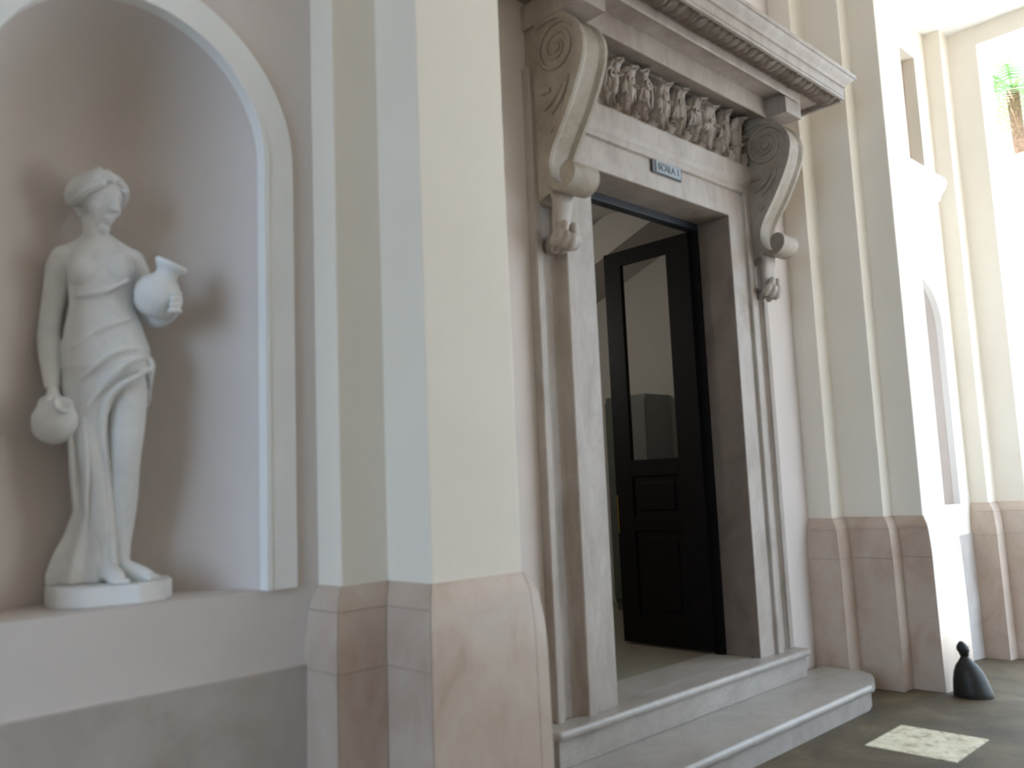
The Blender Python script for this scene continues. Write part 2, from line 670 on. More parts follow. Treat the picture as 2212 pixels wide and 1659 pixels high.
bm = bmesh.new()
add_box(bm, (-6.3, -2.9, -0.2), (-6.0, -2.0, CEIL))
add_box(bm, (-6.3, 2.0, -0.2), (-6.0, 3.2, CEIL))
add_box(bm, (-6.3, -2.0, 4.6), (-6.0, 2.0, CEIL))
obj_bm('wall_near_light_blocker', bm, 'pil', None, 'structure')  # unseen end wall, added to cut the light from the left
box('wall_sun_blocker', (-40, 3.2, 0), (-6.3, 4.2, 20), 'dado_grey', None, 'structure')  # unseen wall, added to keep sun off the ground at the left

# hood cornice over the far niche
hood = [(Y_N + 0.01, 4.08), (2.82, 4.10), (2.80, 4.16), (2.76, 4.20), (2.74, 4.27), (2.75, 4.30), (Y_N + 0.01, 4.38)]
bm = bmesh.new()
prism(bm, hood, 'x', 7.25, 8.62)
obj_bm('trim_4', bm, 'white', None, 'structure')
# window over the hood: frame and pane inside the recess
win = thing('window_1', None, None, kind='structure')
for a, b_ in (((7.62, 2.98, 4.40), (7.68, 3.04, 5.52)), ((8.39, 2.98, 4.40), (8.45, 3.04, 5.52)), ((7.68, 2.98, 4.40), (8.39, 3.04, 4.46)), ((7.68, 2.98, 5.46), (8.39, 3.04, 5.52)), ((8.01, 2.98, 4.46), (8.06, 3.04, 5.46))):
    box('window_frame', a, b_, 'dado', win, None, 0.004)
for xa, xb in ((7.68, 8.01), (8.06, 8.39)):
    box('pane', (xa, 3.00, 4.46), (xb, 3.006, 5.46), 'glass', win)


# ------------------------------------------------------------------ steps in front of the portal
def step(name, label, plan, top, th, back_in, mat):
    root = thing(name, label, 'step', (0, 0, 0))
    bm = bmesh.new()
    prism(bm, plan, 'z', top - th, top)
    ed = [e for e in bm.edges if abs(e.verts[0].co.z - e.verts[1].co.z) < 1e-6]
    bmesh.ops.bevel(bm, geom=ed, offset=th * 0.42, segments=4, affect='EDGES', profile=0.5)
    obj_bm('tread', bm, mat, root)
    return root


def arc(cx, cy, r, a0, a1, n=8):
    return [(cx + r * math.cos(math.radians(a0 + (a1 - a0) * i / n)), cy + r * math.sin(math.radians(a0 + (a1 - a0) * i / n))) for i in range(n + 1)]


def low_plan(d):
    rgt = spline([(5.66, 2.565 + d), (5.78, 2.60 + d), (5.90 - d * 0.6, 2.66 + d * 0.7), (6.00 - d, 2.74), (6.045 - d, 2.86)], 5)
    lft = spline([(2.875 + d, 2.86), (2.92 + d, 2.74), (3.02 + d * 0.6, 2.66 + d * 0.7), (3.14, 2.60 + d), (3.26, 2.565 + d)], 5)
    return [(p.x, p.y) for p in lft] + [(p.x, p.y) for p in rgt] + [(6.045 - d, 3.10), (2.875 + d, 3.10)]


s1 = step('stone_step', 'lower wide grey marble step with rounded ends on the floor', low_plan(0), 0.164, 0.05, 0, 'step')
bm = bmesh.new(); prism(bm, low_plan(0.03), 'z', -0.02, 0.116); obj_bm('riser', bm, 'step', s1)
up = [(3.12, 3.149), (3.12, 3.02)] + arc(3.16, 3.018, 0.04, 180, 270, 4) + arc(5.66, 3.018, 0.04, 270, 360, 4) + [(5.70, 3.149)]
s2 = step('stone_step', 'upper marble step under the portal jambs, topping the lower step', up, Z_T, 0.05, 0, 'step')
bm = bmesh.new()
prism(bm, [(3.16, 3.15), (3.16, 3.012), (5.66, 3.012), (5.66, 3.15)], 'z', 0.166, 0.301)
obj_bm('riser', bm, 'step', s2)

# ------------------------------------------------------------------ stone portal
portal = thing('stone_portal', 'veined marble door surround with scroll brackets, carved frieze and deep cornice', 'portal', (PX, Y_P, Z_T))


def pt(o):
    """parent a world-space part to the portal root"""
    o.parent = portal
    o.matrix_parent_inverse = Matrix.Translation((-PX, -Y_P, -Z_T))
    return o


PROF = [(0.0, 3.39), (0.0, 3.092), (0.004, 3.088), (0.185, 3.088), (0.190, 3.082), (0.192, 3.070), (0.200, 3.064), (0.258, 3.064), (0.266, 3.070), (0.272, 3.090),
        (0.290, 3.118), (0.320, 3.134), (0.360, 3.136), (0.395, 3.128), (0.412, 3.112), (0.416, 3.100), (0.424, 3.096), (0.462, 3.096), (0.468, 3.102), (0.470, 3.16)]


def jamb(side):
    bm = bmesh.new()
    rows = []
    for z_of in (lambda s: Z_T, lambda s: Z_L + s):
        rows.append([bm.verts.new(((A - s) if side < 0 else (B + s), y, z_of(s))) for s, y in PROF])
    for k in range(len(PROF) - 1):
        bm.faces.new((rows[0][k], rows[0][k + 1], rows[1][k + 1], rows[1][k]))
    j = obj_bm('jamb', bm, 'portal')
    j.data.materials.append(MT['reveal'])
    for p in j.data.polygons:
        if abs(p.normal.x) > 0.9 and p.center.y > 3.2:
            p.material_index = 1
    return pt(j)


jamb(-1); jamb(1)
pt(box('threshold', (A, 3.1485, 0.20), (B, 3.452, Z_T - 0.001), 'step'))
bm = bmesh.new()
rows = [[bm.verts.new((A - s, y, Z_L + s)) for s, y in PROF], [bm.verts.new((B + s, y, Z_L + s)) for s, y in PROF]]
for k in range(len(PROF) - 1):
    bm.faces.new((rows[0][k], rows[0][k + 1], rows[1][k + 1], rows[1][k]))
pt(obj_bm('lintel', bm, 'portal'))
# upper moulding of the lintel
bm = bmesh.new()
prism(bm, [(3.16, 3.60), (3.062, 3.60), (3.058, 3.612), (3.050, 3.63), (3.040, 3.645), (3.038, 3.745), (3.044, 3.76), (3.10, 3.765), (3.16, 3.765)], 'x', 3.44, 5.48)
pt(obj_bm('lintel_moulding', bm, 'portal'))

# pulvinated frieze
bm = bmesh.new()
fr = [(3.16, 3.76)] + [(3.108 - 0.012 * math.sin(math.pi * t / 10), 3.76 + 0.37 * t / 10) for t in range(11)] + [(3.16, 4.14)]
prism(bm, fr, 'x', 3.44, 5.48)
frieze = pt(obj_bm('frieze', bm, 'portal'))


def leaf_mesh(name, w_, h_, lobes, curl, depth):
    """one acanthus leaf standing in x-z, bulging to -y, lobed edge, tip rolled forward"""
    vs, fs = [], []
    nv, nu = 18, 10
    for i in range(nv + 1):
        t = i / nv
        half = w_ / 2 * (math.sin(math.pi * min(1, 0.16 + 0.84 * (1 - t) * 0.98 + 0.02)) ** 0.65)
        half *= 0.72 + 0.28 * abs(math.sin(math.pi * lobes * t + 0.4))
        if t > 0.93:
            half *= max(0.15, (1 - t) / 0.07)
        if t > 0.72:
            a = (t - 0.72) / 0.28 * 2.1
            zc = h_ * (0.72 + 0.17 * math.sin(a) / 1.0)
            yo = -depth - curl * (1 - math.cos(a)) * 0.55
        else:
            zc = h_ * t
            yo = -depth * math.sin(t / 0.72 * math.pi / 2)
        for j in range(nu + 1):
            s = -1 + 2 * j / nu
            rib = 0.010 * math.cos(s * math.pi * 3.5)
            vs.append((half * s, yo + 0.028 * s * s - rib * (1 - abs(s) * 0.5) - 0.004, zc + 0.02 * h_ * abs(s) * (1 if t < 0.7 else -1)))
    n = nu + 1
    for i in range(nv):
        for j in range(nu):
            fs.append((i * n + j, i * n + j + 1, (i + 1) * n + j + 1, (i + 1) * n + j))
    k = len(vs)
    vs += [(x, 0.03, z) for (x, y, z) in vs]     # back skin, set into the stone
    for f in list(fs):
        fs.append(tuple(k + q for q in f[::-1]))
    edge = [j for j in range(n)] + [i * n + nu for i in range(1, nv + 1)] + [nv * n + j for j in range(nu - 1, -1, -1)] + [i * n for i in range(nv - 1, 0, -1)]
    for a, b_ in zip(edge, edge[1:] + edge[:1]):
        fs.append((b_, a, a + k, b_ + k))
    me = bpy.data.meshes.new(name)
    me.from_pydata(vs, [], fs)
    me.update()
    me.materials.append(MT['portal'])
    for p in me.polygons:
        p.use_smooth = True
    return me


big = leaf_mesh('acanthus_big', 0.180, 0.385, 4.5, 0.075, 0.035)
mid_ = leaf_mesh('acanthus_mid', 0.120, 0.28, 3.5, 0.06, 0.03)
small = leaf_mesh('acanthus_small', 0.075, 0.15, 2.5, 0.045, 0.025)


def put_leaf(me, x, y, z, rz, ry, s):
    o = bpy.data.objects.new('acanthus_leaf', me)
    C.objects.link(o)
    o.parent = frieze
    o.matrix_parent_inverse = Matrix.Identity(4)
    o.location = (x, y, z)
    o.rotation_euler = (0, ry, rz)
    o.scale = s
    return o


def curl_mesh():
    """small spiral tendril rising between the leaves"""
    bm = bmesh.new()
    pts = [(0, -0.01, 0), (0.004, -0.03, 0.06), (0.0, -0.035, 0.12)]
    for k in range(1, 15):
        a = k * 0.55
        r = 0.036 - 0.0021 * k
        pts.append((0.036 - r * math.cos(a), -0.04 - 0.001 * k, 0.13 + r * math.sin(a)))
    tube(bm, pts, [0.012] * 3 + [0.012 - 0.0004 * k for k in range(14)], 8)
    me = bpy.data.meshes.new('tendril')
    bm.to_mesh(me); bm.free()
    me.materials.append(MT['portal'])
    for p in me.polygons:
        p.use_smooth = True
    return me


curl = curl_mesh()
nb = 11
stepx = (5.36 - 3.56) / (nb - 1)
for i in range(nb):
    x = 3.56 + i * stepx
    put_leaf(big, x, 3.085, 3.755, random.uniform(-.25, .25), random.uniform(-.16, .16), (random.uniform(.85, 1.05), 1.15, random.uniform(.92, 1.04)))
    for sgn in (-1, 1):
        put_leaf(small, x + sgn * 0.035, 3.055, 3.745, sgn * 0.5, sgn * 0.55, (1, 1.2, random.uniform(.8, 1.1)))
for i in range(nb - 1):
    x = 3.65 + i * stepx
    for sgn in (-1, 1):
        put_leaf(mid_, x + sgn * 0.026, 3.075, 3.75 + random.uniform(0, .03), sgn * 0.4, sgn * 0.42, (.9, 1.25, random.uniform(.9, 1.15)))
    put_leaf(small, x, 3.06, 3.74, 0, random.uniform(-.3, .3), (1, 1.3, 1.05))
    put_leaf(small, x + 0.01, 3.075, 3.93, 0, random.uniform(-.5, .5), (1.0, 1.2, 1.15))
    for sgn in (-1, 1):
        o = put_leaf(curl, x + sgn * 0.02, 3.09, 3.90 + random.uniform(-.04, .02), 0, sgn * 0.2, (sgn * 1.0, 1, 1))
        o.name = 'tendril'

# cornice courses
bm = bmesh.new()
prism(bm, [(3.16, 4.12), (3.085, 4.12), (3.06, 4.128), (2.90, 4.088), (2.878, 4.070), (2.87, 4.075), (2.87, 4.205), (3.16, 4.205)], 'x', 3.45, 5.47)
pt(obj_bm('cornice_bed', bm, 'portal'))
bm = bmesh.new()
prism(bm, [(3.16, 4.204), (2.720, 4.204), (2.714, 4.178), (2.706, 4.172), (2.698, 4.178), (2.695, 4.238), (3.16, 4.238)], 'x', PX - 1.16, PX + 1.16)
# blocks above the brackets
for xa, xb in ((3.262, 3.478), (5.442, 5.658)):
    add_box(bm, (xa, 2.718, 4.065), (xb, 3.15, 4.203), 0.004)
pt(obj_bm('cornice_fascia', bm, 'portal'))
# corona with a sunk soffit and drip rim
bm = bmesh.new()
XC = 1.475
add_box(bm, (PX - XC, 2.515, 4.236), (PX + XC, Y_P, 4.312))
add_box(bm, (PX - XC, 2.515, 4.216), (PX + XC, 2.535, 4.24))
add_box(bm, (PX - XC, 2.535, 4.205), (PX - XC + 0.03, Y_P, 4.24))
add_box(bm, (PX + XC - 0.03, 2.535, 4.205), (PX + XC, Y_P, 4.24))
corona = pt(obj_bm('corona', bm, 'portal'))
# crowning cyma, mitred round the ends
path = [(PX - XC, Y_P), (PX - XC, 2.515), (PX + XC, 2.515), (PX + XC, Y_P)]
cy = [(-0.01, 4.306), (0.010, 4.308), (0.012, 4.322), (0.016, 4.328), (0.028, 4.336), (0.046, 4.350), (0.056, 4.362), (0.060, 4.368), (0.070, 4.370), (0.072, 4.394), (0.0, 4.41)]
bm = bmesh.new()
rows = []
for e, z in cy:
    rows.append([bm.verts.new((p.x, p.y, z)) for p in offset_path(path, e)])
for i in range(len(rows) - 1):
    for k in range(3):
        bm.faces.new((rows[i][k], rows[i][k + 1], rows[i + 1][k + 1], rows[i + 1][k]))
bm.faces.new(rows[-1])
pt(obj_bm('cyma', bm, 'portal', fix=False))

# carved leaf-and-dart ornament hanging in the soffit
def soffit_leaf():
    vs, fs = [], []
    nv, nu = 8, 6
    for i in range(nv + 1):
        t = i / nv
        half = 0.031 * (math.sin(math.pi * (0.12 + 0.86 * t)) ** 0.6) * (0.8 + 0.2 * abs(math.cos(t * 9)))
        for j in range(nu + 1):
            s = -1 + 2 * j / nu
            vs.append((half * s, -0.075 + 0.15 * t, -0.030 * math.sin(math.pi * t) * (1 - s * s * .75) - 0.006 * math.cos(s * 9) - 0.006))
    n = nu + 1
    for i in range(nv):
        for j in range(nu):
            fs.append((i * n + j, (i + 1) * n + j, (i + 1) * n + j + 1, i * n + j + 1))
    k = len(vs)
    vs += [(x, y, 0.004) for (x, y, z) in vs]
    edge = list(range(n)) + [i * n + nu for i in range(1, nv + 1)] + [nv * n + j for j in range(nu - 1, -1, -1)] + [i * n for i in range(nv - 1, 0, -1)]
    for a, b_ in zip(edge, edge[1:] + edge[:1]):
        fs.append((a, b_, b_ + k, a + k))
    me = bpy.data.meshes.new('soffit_leaf')
    me.from_pydata(vs, [], fs)
    me.update()
    me.materials.append(MT['portal'])
    for p in me.polygons:
        p.use_smooth = True
    return me


sl = soffit_leaf()
ns = 40
for i in range(ns):
    o = bpy.data.objects.new('soffit_leaf', sl)
    C.objects.link(o)
    o.parent = corona
    o.location = (PX - 1.40 + i * 2.80 / (ns - 1), 2.615, 4.236)
    o.rotation_euler = (0, random.uniform(-.1, .1), random.uniform(-.35, .35))
    o.scale = (1, 1, random.uniform(.85, 1.2))


# scroll brackets
def console(x0, x1):
    root = obj = None
    W = x1 - x0
    Yb = 3.10

    def wp(d, z, x):
        return (x, 3.088 - d, z)
    body = [(0.0, 4.06), (0.17, 4.055), (0.27, 4.01), (0.33, 3.92), (0.345, 3.82), (0.32, 3.72), (0.27, 3.62), (0.205, 3.51), (0.145, 3.42), (0.09, 3.33), (0.068, 3.25), (0.078, 3.17), (0.105, 3.125), (0.095, 3.10), (0.04, 3.085), (0.0, 3.07)]
    bm = bmesh.new()
    prism(bm, [(3.088 - d, z) for d, z in body] + [(3.16, 3.06), (3.16, 4.06)], 'x', x0 + 0.014, x1 - 0.014)
    cons = pt(obj_bm('scroll_bracket', bm, 'portal_old'))
    # S-shaped band across the full width
    turns = []
    for k in range(0, 25):
        th = -0.4 * math.pi + 2.9 * math.pi * k / 24          # spiral from the eye outward, ending at the front
        r = 0.035 + 0.145 * (k / 24) ** 0.9
        turns.append((0.175 + r * math.cos(math.pi * 2.5 - th + 0.0), 3.87 + r * math.sin(math.pi * 2.5 - th)))
    front = [(0.355, 3.84), (0.338, 3.75), (0.292, 3.645), (0.222, 3.52), (0.155, 3.42), (0.10, 3.33), (0.076, 3.25), (0.085, 3.175), (0.122, 3.118), (0.170, 3.098), (0.218, 3.108), (0.250, 3.145), (0.252, 3.188), (0.225, 3.214), (0.192, 3.202), (0.184, 3.172), (0.205, 3.155)]
    top = [(0.03, 4.045), (0.12, 4.062), (0.215, 4.045), (0.295, 3.985), (0.342, 3.91)]
    line = spline([(p[0], p[1]) for p in top + front], 4)
    bm = bmesh.new()
    rows = []
    for i, p in enumerate(line):
        t = (line[min(i + 1, len(line) - 1)] - line[max(i - 1, 0)]).normalized()
        nrm = Vector((-t.y, t.x))          # outward side
        f = 0.018
        o_ = p + nrm * f; n_ = p - nrm * f
        mid = p + nrm * (f - 0.016)
        wd = x1 - x0
        row = [wp(o_.x, o_.y, x0), wp(o_.x, o_.y, x0 + 0.022), wp(mid.x, mid.y, x0 + 0.05), wp(mid.x, mid.y, x1 - 0.05), wp(o_.x, o_.y, x1 - 0.022), wp(o_.x, o_.y, x1), wp(n_.x, n_.y, x1), wp(n_.x, n_.y, x0)]
        rows.append([bm.verts.new(v) for v in row])
    for i in range(len(rows) - 1):
        for k in range(8):
            bm.faces.new((rows[i][k], rows[i][(k + 1) % 8], rows[i + 1][(k + 1) % 8], rows[i + 1][k]))
    bm.faces.new(rows[0]); bm.faces.new(rows[-1][::-1])
    obj_bm('scroll_band', bm, 'portal_old', cons)
    # rolled end of the lower scroll
    bm = bmesh.new()
    lathe(bm, [(0.02, x0 - 0.006), (0.045, x0 - 0.004), (0.05, x0 + 0.004), (0.05, x1 - 0.004), (0.045, x1 + 0.004), (0.02, x1 + 0.006)], 20, (0, 3.088 - 0.212, 3.160), Matrix(((0, 0, 1), (1, 0, 0), (0, 1, 0))))
    obj_bm('scroll_roll', bm, 'portal_old', cons)
    # volute relief and rosette on both cheeks
    for xs, sgn in ((x0 + 0.012, -1), (x1 - 0.012, 1)):
        bm = bmesh.new()
        pts = []
        for k in range(49):
            u = k / 48
            th = 0.15 * math.pi + 4.2 * math.pi * u
            r = 0.150 - 0.118 * u
            pts.append((xs + sgn * 0.003, 3.088 - (0.175 + r * math.cos(th)), 3.88 + r * math.sin(th)))
        tube(bm, pts, [0.013 - 0.005 * k / 48 for k in range(49)], 8)
        ball(bm, (xs + sgn * 0.006, 3.088 - 0.175, 3.88), (0.014, 0.03, 0.03))
        # leaf spray running down the cheek
        for q, (d0, z0, d1, z1) in enumerate(((0.25, 3.70, 0.12, 3.52), (0.20, 3.66, 0.06, 3.56), (0.12, 3.66, 0.04, 3.66), (0.20, 3.56, 0.10, 3.42))):
            tube(bm, spline([(xs, 3.088 - d0, z0), (xs + sgn * 0.004, 3.088 - (d0 + d1) / 2 - 0.02, (z0 + z1) / 2), (xs, 3.088 - d1, z1)], 5), [0.006 + 0.012 * math.sin(math.pi * i / 10) for i in range(11)], 8)
        obj_bm('volute', bm, 'portal_old', cons, None, True)
    # hanging leaf below the scroll: a concave tongue ending in a cluster of lobes
    xm = (x0 + x1) / 2
    sp = spline([(0.075, 3.13), (0.088, 3.06), (0.072, 2.98), (0.070, 2.92), (0.088, 2.87), (0.118, 2.84)], 4)
    bm = bmesh.new()
    nn = len(sp)
    tube(bm, [wp(p.x, p.y, xm) for p in sp], [(0.100 - 0.032 * math.sin(math.pi * i / (nn - 1)), 0.028) for i in range(nn)], 16)
    obj_bm('hanging_leaf', bm, 'portal', cons, None, True)
    bm = bmesh.new()
    for k, (ox, d, z, rz_) in enumerate(((-0.072, 0.098, 2.850, 0.35), (0.0, 0.132, 2.826, 0.0), (0.072, 0.098, 2.850, -0.35), (-0.036, 0.120, 2.838, 0.15), (0.036, 0.120, 2.838, -0.15), (-0.04, 0.112, 2.895, 0.2), (0.04, 0.112, 2.895, -0.2), (0.0, 0.08, 2.822, 0.0), (0.0, 0.02, 2.835, 0.0), (0.0, -0.03, 2.845, 0.0))):
        ball(bm, wp(d, z, xm + ox), (0.034, 0.030, 0.052), Matrix.Rotation(rz_, 3, 'Y') @ Matrix.Rotation(0.45, 3, 'X'), 14, 10)
    remesh('leaf_lobes', bm, 0.006, 1, 'portal', cons)
    return cons


console(3.27, 3.47)
console(5.45, 5.65)

# ------------------------------------------------------------------ sign on the lintel
sign = thing('sign_plate', 'small dark grey green lettered plate on the lintel above the doorway', 'sign', (4.475, 3.0855, 3.52), 0)
box('plate', (-0.16, -0.012, -0.045), (0.16, 0.0, 0.045), 'signdark', sign, None, 0.003)
box('face', (-0.125, -0.0155, -0.038), (0.145, -0.0118, 0.038), 'sign', sign, None, 0.001)
def glyph(ch, x):
    cu = bpy.data.curves.new('letter', 'FONT')
    cu.body = ch
    cu.size = 0.066
    cu.align_x = 'CENTER'; cu.align_y = 'CENTER'
    cu.extrude = 0.001
    tx = bpy.data.objects.new('tmp', cu)
    C.objects.link(tx)
    dg = bpy.context.evaluated_depsgraph_get(); dg.update()
    tme = bpy.data.meshes.new_from_object(tx.evaluated_get(dg), depsgraph=dg)
    bpy.data.objects.remove(tx)
    tme.materials.clear()
    lt = finish('letter', tme, 'signdark', sign)
    lt.rotation_euler = (math.pi / 2, 0, 0)
    lt.location = (x, -0.017, 0)


for ch, x in (('S', -0.090), ('C', -0.052), ('A', -0.012), ('L', 0.024), ('A', 0.058), ('I', 0.112)):
    glyph(ch, x)

# ------------------------------------------------------------------ door, opened inward
door = thing('door_1', None, None, (5.19, 3.40, Z_T), 0, kind='structure')


def dbox(name, lo, hi, mat, par, bev=0.004):
    bm = bmesh.new()
    add_box(bm, [lo[0] - 5.19, lo[1] - 3.40, lo[2] - Z_T], [hi[0] - 5.19, hi[1] - 3.40, hi[2] - Z_T], bev)
    return obj_bm(name, bm, mat, par)


# fixed frame
dbox('door_frame', (A, 3.345, 3.315), (B, 3.42, Z_L), 'frame', door)
dbox('door_frame', (A, 3.345, Z_T), (A + 0.045, 3.42, 3.315), 'wood', door)
dbox('door_frame', (B - 0.03, 3.345, Z_T), (B, 3.42, 3.315), 'wood', door)


def leaf(xa, xb, ya, yb):
    """door leaf standing open at right angles to the wall: stiles, rails, pane and panels"""
    y0, y1 = ya, yb
    yi0, yi1 = (y0 + 0.20, y1 - 0.16) if xa > PX else (y0 + 0.20, y1 - 0.16)
    b = bmesh.new()
    ox, oy, oz = 5.19, 3.40, Z_T

    def ab(lo, hi, bev=0.004):
        add_box(b, [lo[0] - ox, lo[1] - oy, lo[2] - oz], [hi[0] - ox, hi[1] - oy, hi[2] - oz], bev)
    ab((xa, y0, 0.362), (xb, yi0, 3.312))
    ab((xa, yi1, 0.362), (xb, y1, 3.312))
    for za, zb in ((0.362, 0.56), (1.18, 1.28), (1.58, 1.70), (3.20, 3.312)):
        ab((xa, yi0, za), (xb, yi1, zb))
    lf = obj_bm('door_leaf', b, 'wood', door)
    m = 0.5 * (xa + xb)
    dbox('pane', (m - 0.003, yi0 - 0.005, 1.695), (m + 0.003, yi1 + 0.005, 3.205), 'glass', lf, 0)
    for za, zb in ((0.56, 1.18), (1.28, 1.58)):
        dbox('panel', (m - 0.010, yi0 - 0.004, za - 0.004), (m + 0.010, yi1 + 0.004, zb + 0.004), 'wood', lf, 0)
        dbox('panel_field', (m - 0.017, yi0 + 0.05, za + 0.05), (m + 0.017, yi1 - 0.05, zb - 0.05), 'wood', lf, 0.006)
    # long brass lock plate near the free edge
    dbox('lock_plate', (xa - 0.004, y1 - 0.018, 1.16), (xa + 0.001, y1 - 0.006, 1.44), 'brass', lf, 0.001)
    return lf


leaf(5.150, 5.192, 3.405, 4.19)
leaf(3.728, 3.770, 3.405, 4.19)

# ------------------------------------------------------------------ vestibule behind the door
bm = bmesh.new()
add_box(bm, (3.05, 3.40, 0.0), (A - 0.02, 3.43, 4.05))
add_box(bm, (B + 0.02, 3.40, 0.0), (6.9, 3.43, 4.05))
add_box(bm, (A - 0.02, 3.40, 3.37), (B + 0.02, 3.43, 4.05))
add_box(bm, (3.0, 3.40, 0.0), (3.05, 7.2, 4.05))
add_box(bm, (6.85, 3.43, 0.0), (6.90, 7.2, 4.05))
add_box(bm, (3.05, 7.15, 0.0), (6.85, 7.2, 4.05))
obj_bm('wall_vestibule', bm, 'room', None, 'structure')
box('floor_vestibule', (3.0, 3.45, 0.2), (6.9, 7.2, Z_T - 0.002), 'roomfloor', None, 'structure')
box('ceiling_vestibule', (3.0, 3.40, 4.05), (6.9, 7.2, 4.15), 'room', None, 'structure')
# sloping stair soffit along the far side of the vestibule
bm = bmesh.new()
prism(bm, [(4.25, 3.95), (4.78, 3.75), (5.34, 3.54), (6.4, 3.14), (6.4, 3.5), (5.0, 4.049), (4.25, 4.049)], 'x', 6.2, 6.849)
obj_bm('trim_5', bm, 'room', None, 'structure')
cab = thing('cabinet', 'tall dark grey green cabinet seen through the glass of the open door', 'cabinet', (6.64, 5.07, Z_T))
box('body', (-0.2, -0.24, 0.06), (0.2, 0.24, 2.0), 'darkwood2', cab, None, 0.01)
for s_ in (-1, 1):
    d = box('cabinet_door', (-0.22, 0.005 if s_ > 0 else -0.235, 0.1), (-0.2, 0.235 if s_ > 0 else -0.005, 1.95), 'darkwood2', cab, None, 0.006)
    box('knob', (-0.235, s_ * 0.03 - 0.008, 0.85), (-0.22, s_ * 0.03 + 0.008, 0.88), 'brass', d, None, 0.003)
box('plinth', (-0.19, -0.23, 0.0), (0.2, 0.23, 0.06), 'darkwood2', cab)
ld = bpy.data.lights.new('vestibule_fill_light', 'POINT')  # unseen fill, added to lift the vestibule walls and ceiling
ld.energy = 13
ld.shadow_soft_size = 0.12
ld.color = (1.0, 0.95, 0.88)
lo = bpy.data.objects.new('vestibule_fill_light', ld)
C.objects.link(lo)
lo.location = (4.3, 5.5, 2.9)

# ------------------------------------------------------------------ statue in the niche
st = thing('statue', 'white marble statue of a draped woman holding a jar, standing in the arched niche', 'statue', (1.06, 3.14, Z_S), math.atan2(-0.32, 0.947))
bm = bmesh.new()
pl = [(-0.165, 0.10), (-0.165, -0.03), (-0.13, -0.135), (-0.05, -0.185), (0.12, -0.185), (0.20, -0.13), (0.228, -0.04), (0.228, 0.10), (0.15, 0.16), (-0.09, 0.16)]
prism(bm, pl, 'z', 0.0, 0.066)
bmesh.ops.bevel(bm, geom=[e for e in bm.edges], offset=0.006, segments=2, affect='EDGES', profile=0.5)
obj_bm('plinth', bm, 'statue', st)

hf = Vector((0.56, -0.76, -0.27)).normalized()      # where the face looks
hr = hf.cross(Vector((0, 0, 1))).normalized()
hu = hr.cross(hf).normalized()
Hm = Matrix((hr, -hf, hu)).transposed()             # head axes: x right, y back, z up
HC = Vector((-0.022, -0.005, 1.408))


def hp(x, y, z):
    """head space: x to the side, y forward, z up"""
    return HC + hr * x + hf * y + hu * z


bm = bmesh.new()
# trunk from neck to hips as one loft
def loft(bm, rings, seg=24):
    rs = []
    for (cx, cyy, z, ra, rb) in rings:
        rs.append([bm.verts.new((cx + ra * math.cos(2 * math.pi * k / seg), cyy + rb * math.sin(2 * math.pi * k / seg), z)) for k in range(seg)])
    for i in range(len(rs) - 1):
        for k in range(seg):
            bm.faces.new((rs[i][k], rs[i][(k + 1) % seg], rs[i + 1][(k + 1) % seg], rs[i + 1][k]))
    bm.faces.new(rs[0][::-1]); bm.faces.new(rs[-1])


loft(bm, [(0.010, 0.01, 0.70, 0.125, 0.085), (0.010, 0.005, 0.80, 0.140, 0.098), (0.008, 0.005, 0.88, 0.137, 0.098), (0.000, 0.0, 0.96, 0.116, 0.084), (-0.006, 0.0, 1.03, 0.100, 0.074),
          (-0.010, 0.0, 1.09, 0.101, 0.074), (-0.012, 0.0, 1.15, 0.108, 0.080), (-0.015, 0.004, 1.20, 0.118, 0.074), (-0.018, 0.008, 1.232, 0.108, 0.058), (-0.022, 0.010, 1.255, 0.066, 0.046), (-0.026, 0.010, 1.275, 0.042, 0.040)])
# breasts under the cloth
ball(bm, (-0.064, -0.050, 1.150), (0.052, 0.046, 0.056)); ball(bm, (0.042, -0.046, 1.160), (0.052, 0.046, 0.056))
# collar slope from neck to shoulders
tube(bm, [(-0.030, 0.012, 1.285), (-0.075, 0.012, 1.243), (-0.118, 0.010, 1.212)], [0.030, 0.030, 0.030], 12)
tube(bm, [(-0.022, 0.012, 1.285), (0.030, 0.013, 1.247), (0.082, 0.012, 1.216)], [0.030, 0.030, 0.030], 12)
# neck
tube(bm, [(-0.024, 0.010, 1.24), (-0.030, 0.005, 1.29), (-0.036, 0.006, 1.35)], [0.046, 0.041, 0.044], 14)
# head
ball(bm, hp(0, 0.000, 0.022), (0.066, 0.082, 0.078), Hm)
tube(bm, [hp(0, 0.030, 0.03), hp(0, 0.036, -0.03), hp(0, 0.044, -0.088)], [0.058, 0.051, 0.027], 14)
ball(bm, hp(0, 0.058, -0.096), 0.021)
tube(bm, [hp(0, 0.080, 0.024), hp(0, 0.096, -0.010), hp(0, 0.106, -0.030)], [0.010, 0.012, 0.015], 8)     # nose
ball(bm, hp(0, 0.084, -0.056), (0.020, 0.012, 0.008), Hm)                                                  # lips
ball(bm, hp(0, 0.080, -0.068), (0.015, 0.010, 0.006), Hm)
for s in (-1, 1):
    ball(bm, hp(s * 0.026, 0.066, 0.026), (0.018, 0.014, 0.006), Hm)     # brow
    ball(bm, hp(s * 0.036, 0.052, -0.024), (0.020, 0.018, 0.022), Hm)    # cheek
    ball(bm, hp(s * 0.064, -0.008, -0.004), (0.008, 0.014, 0.024), Hm)   # ear
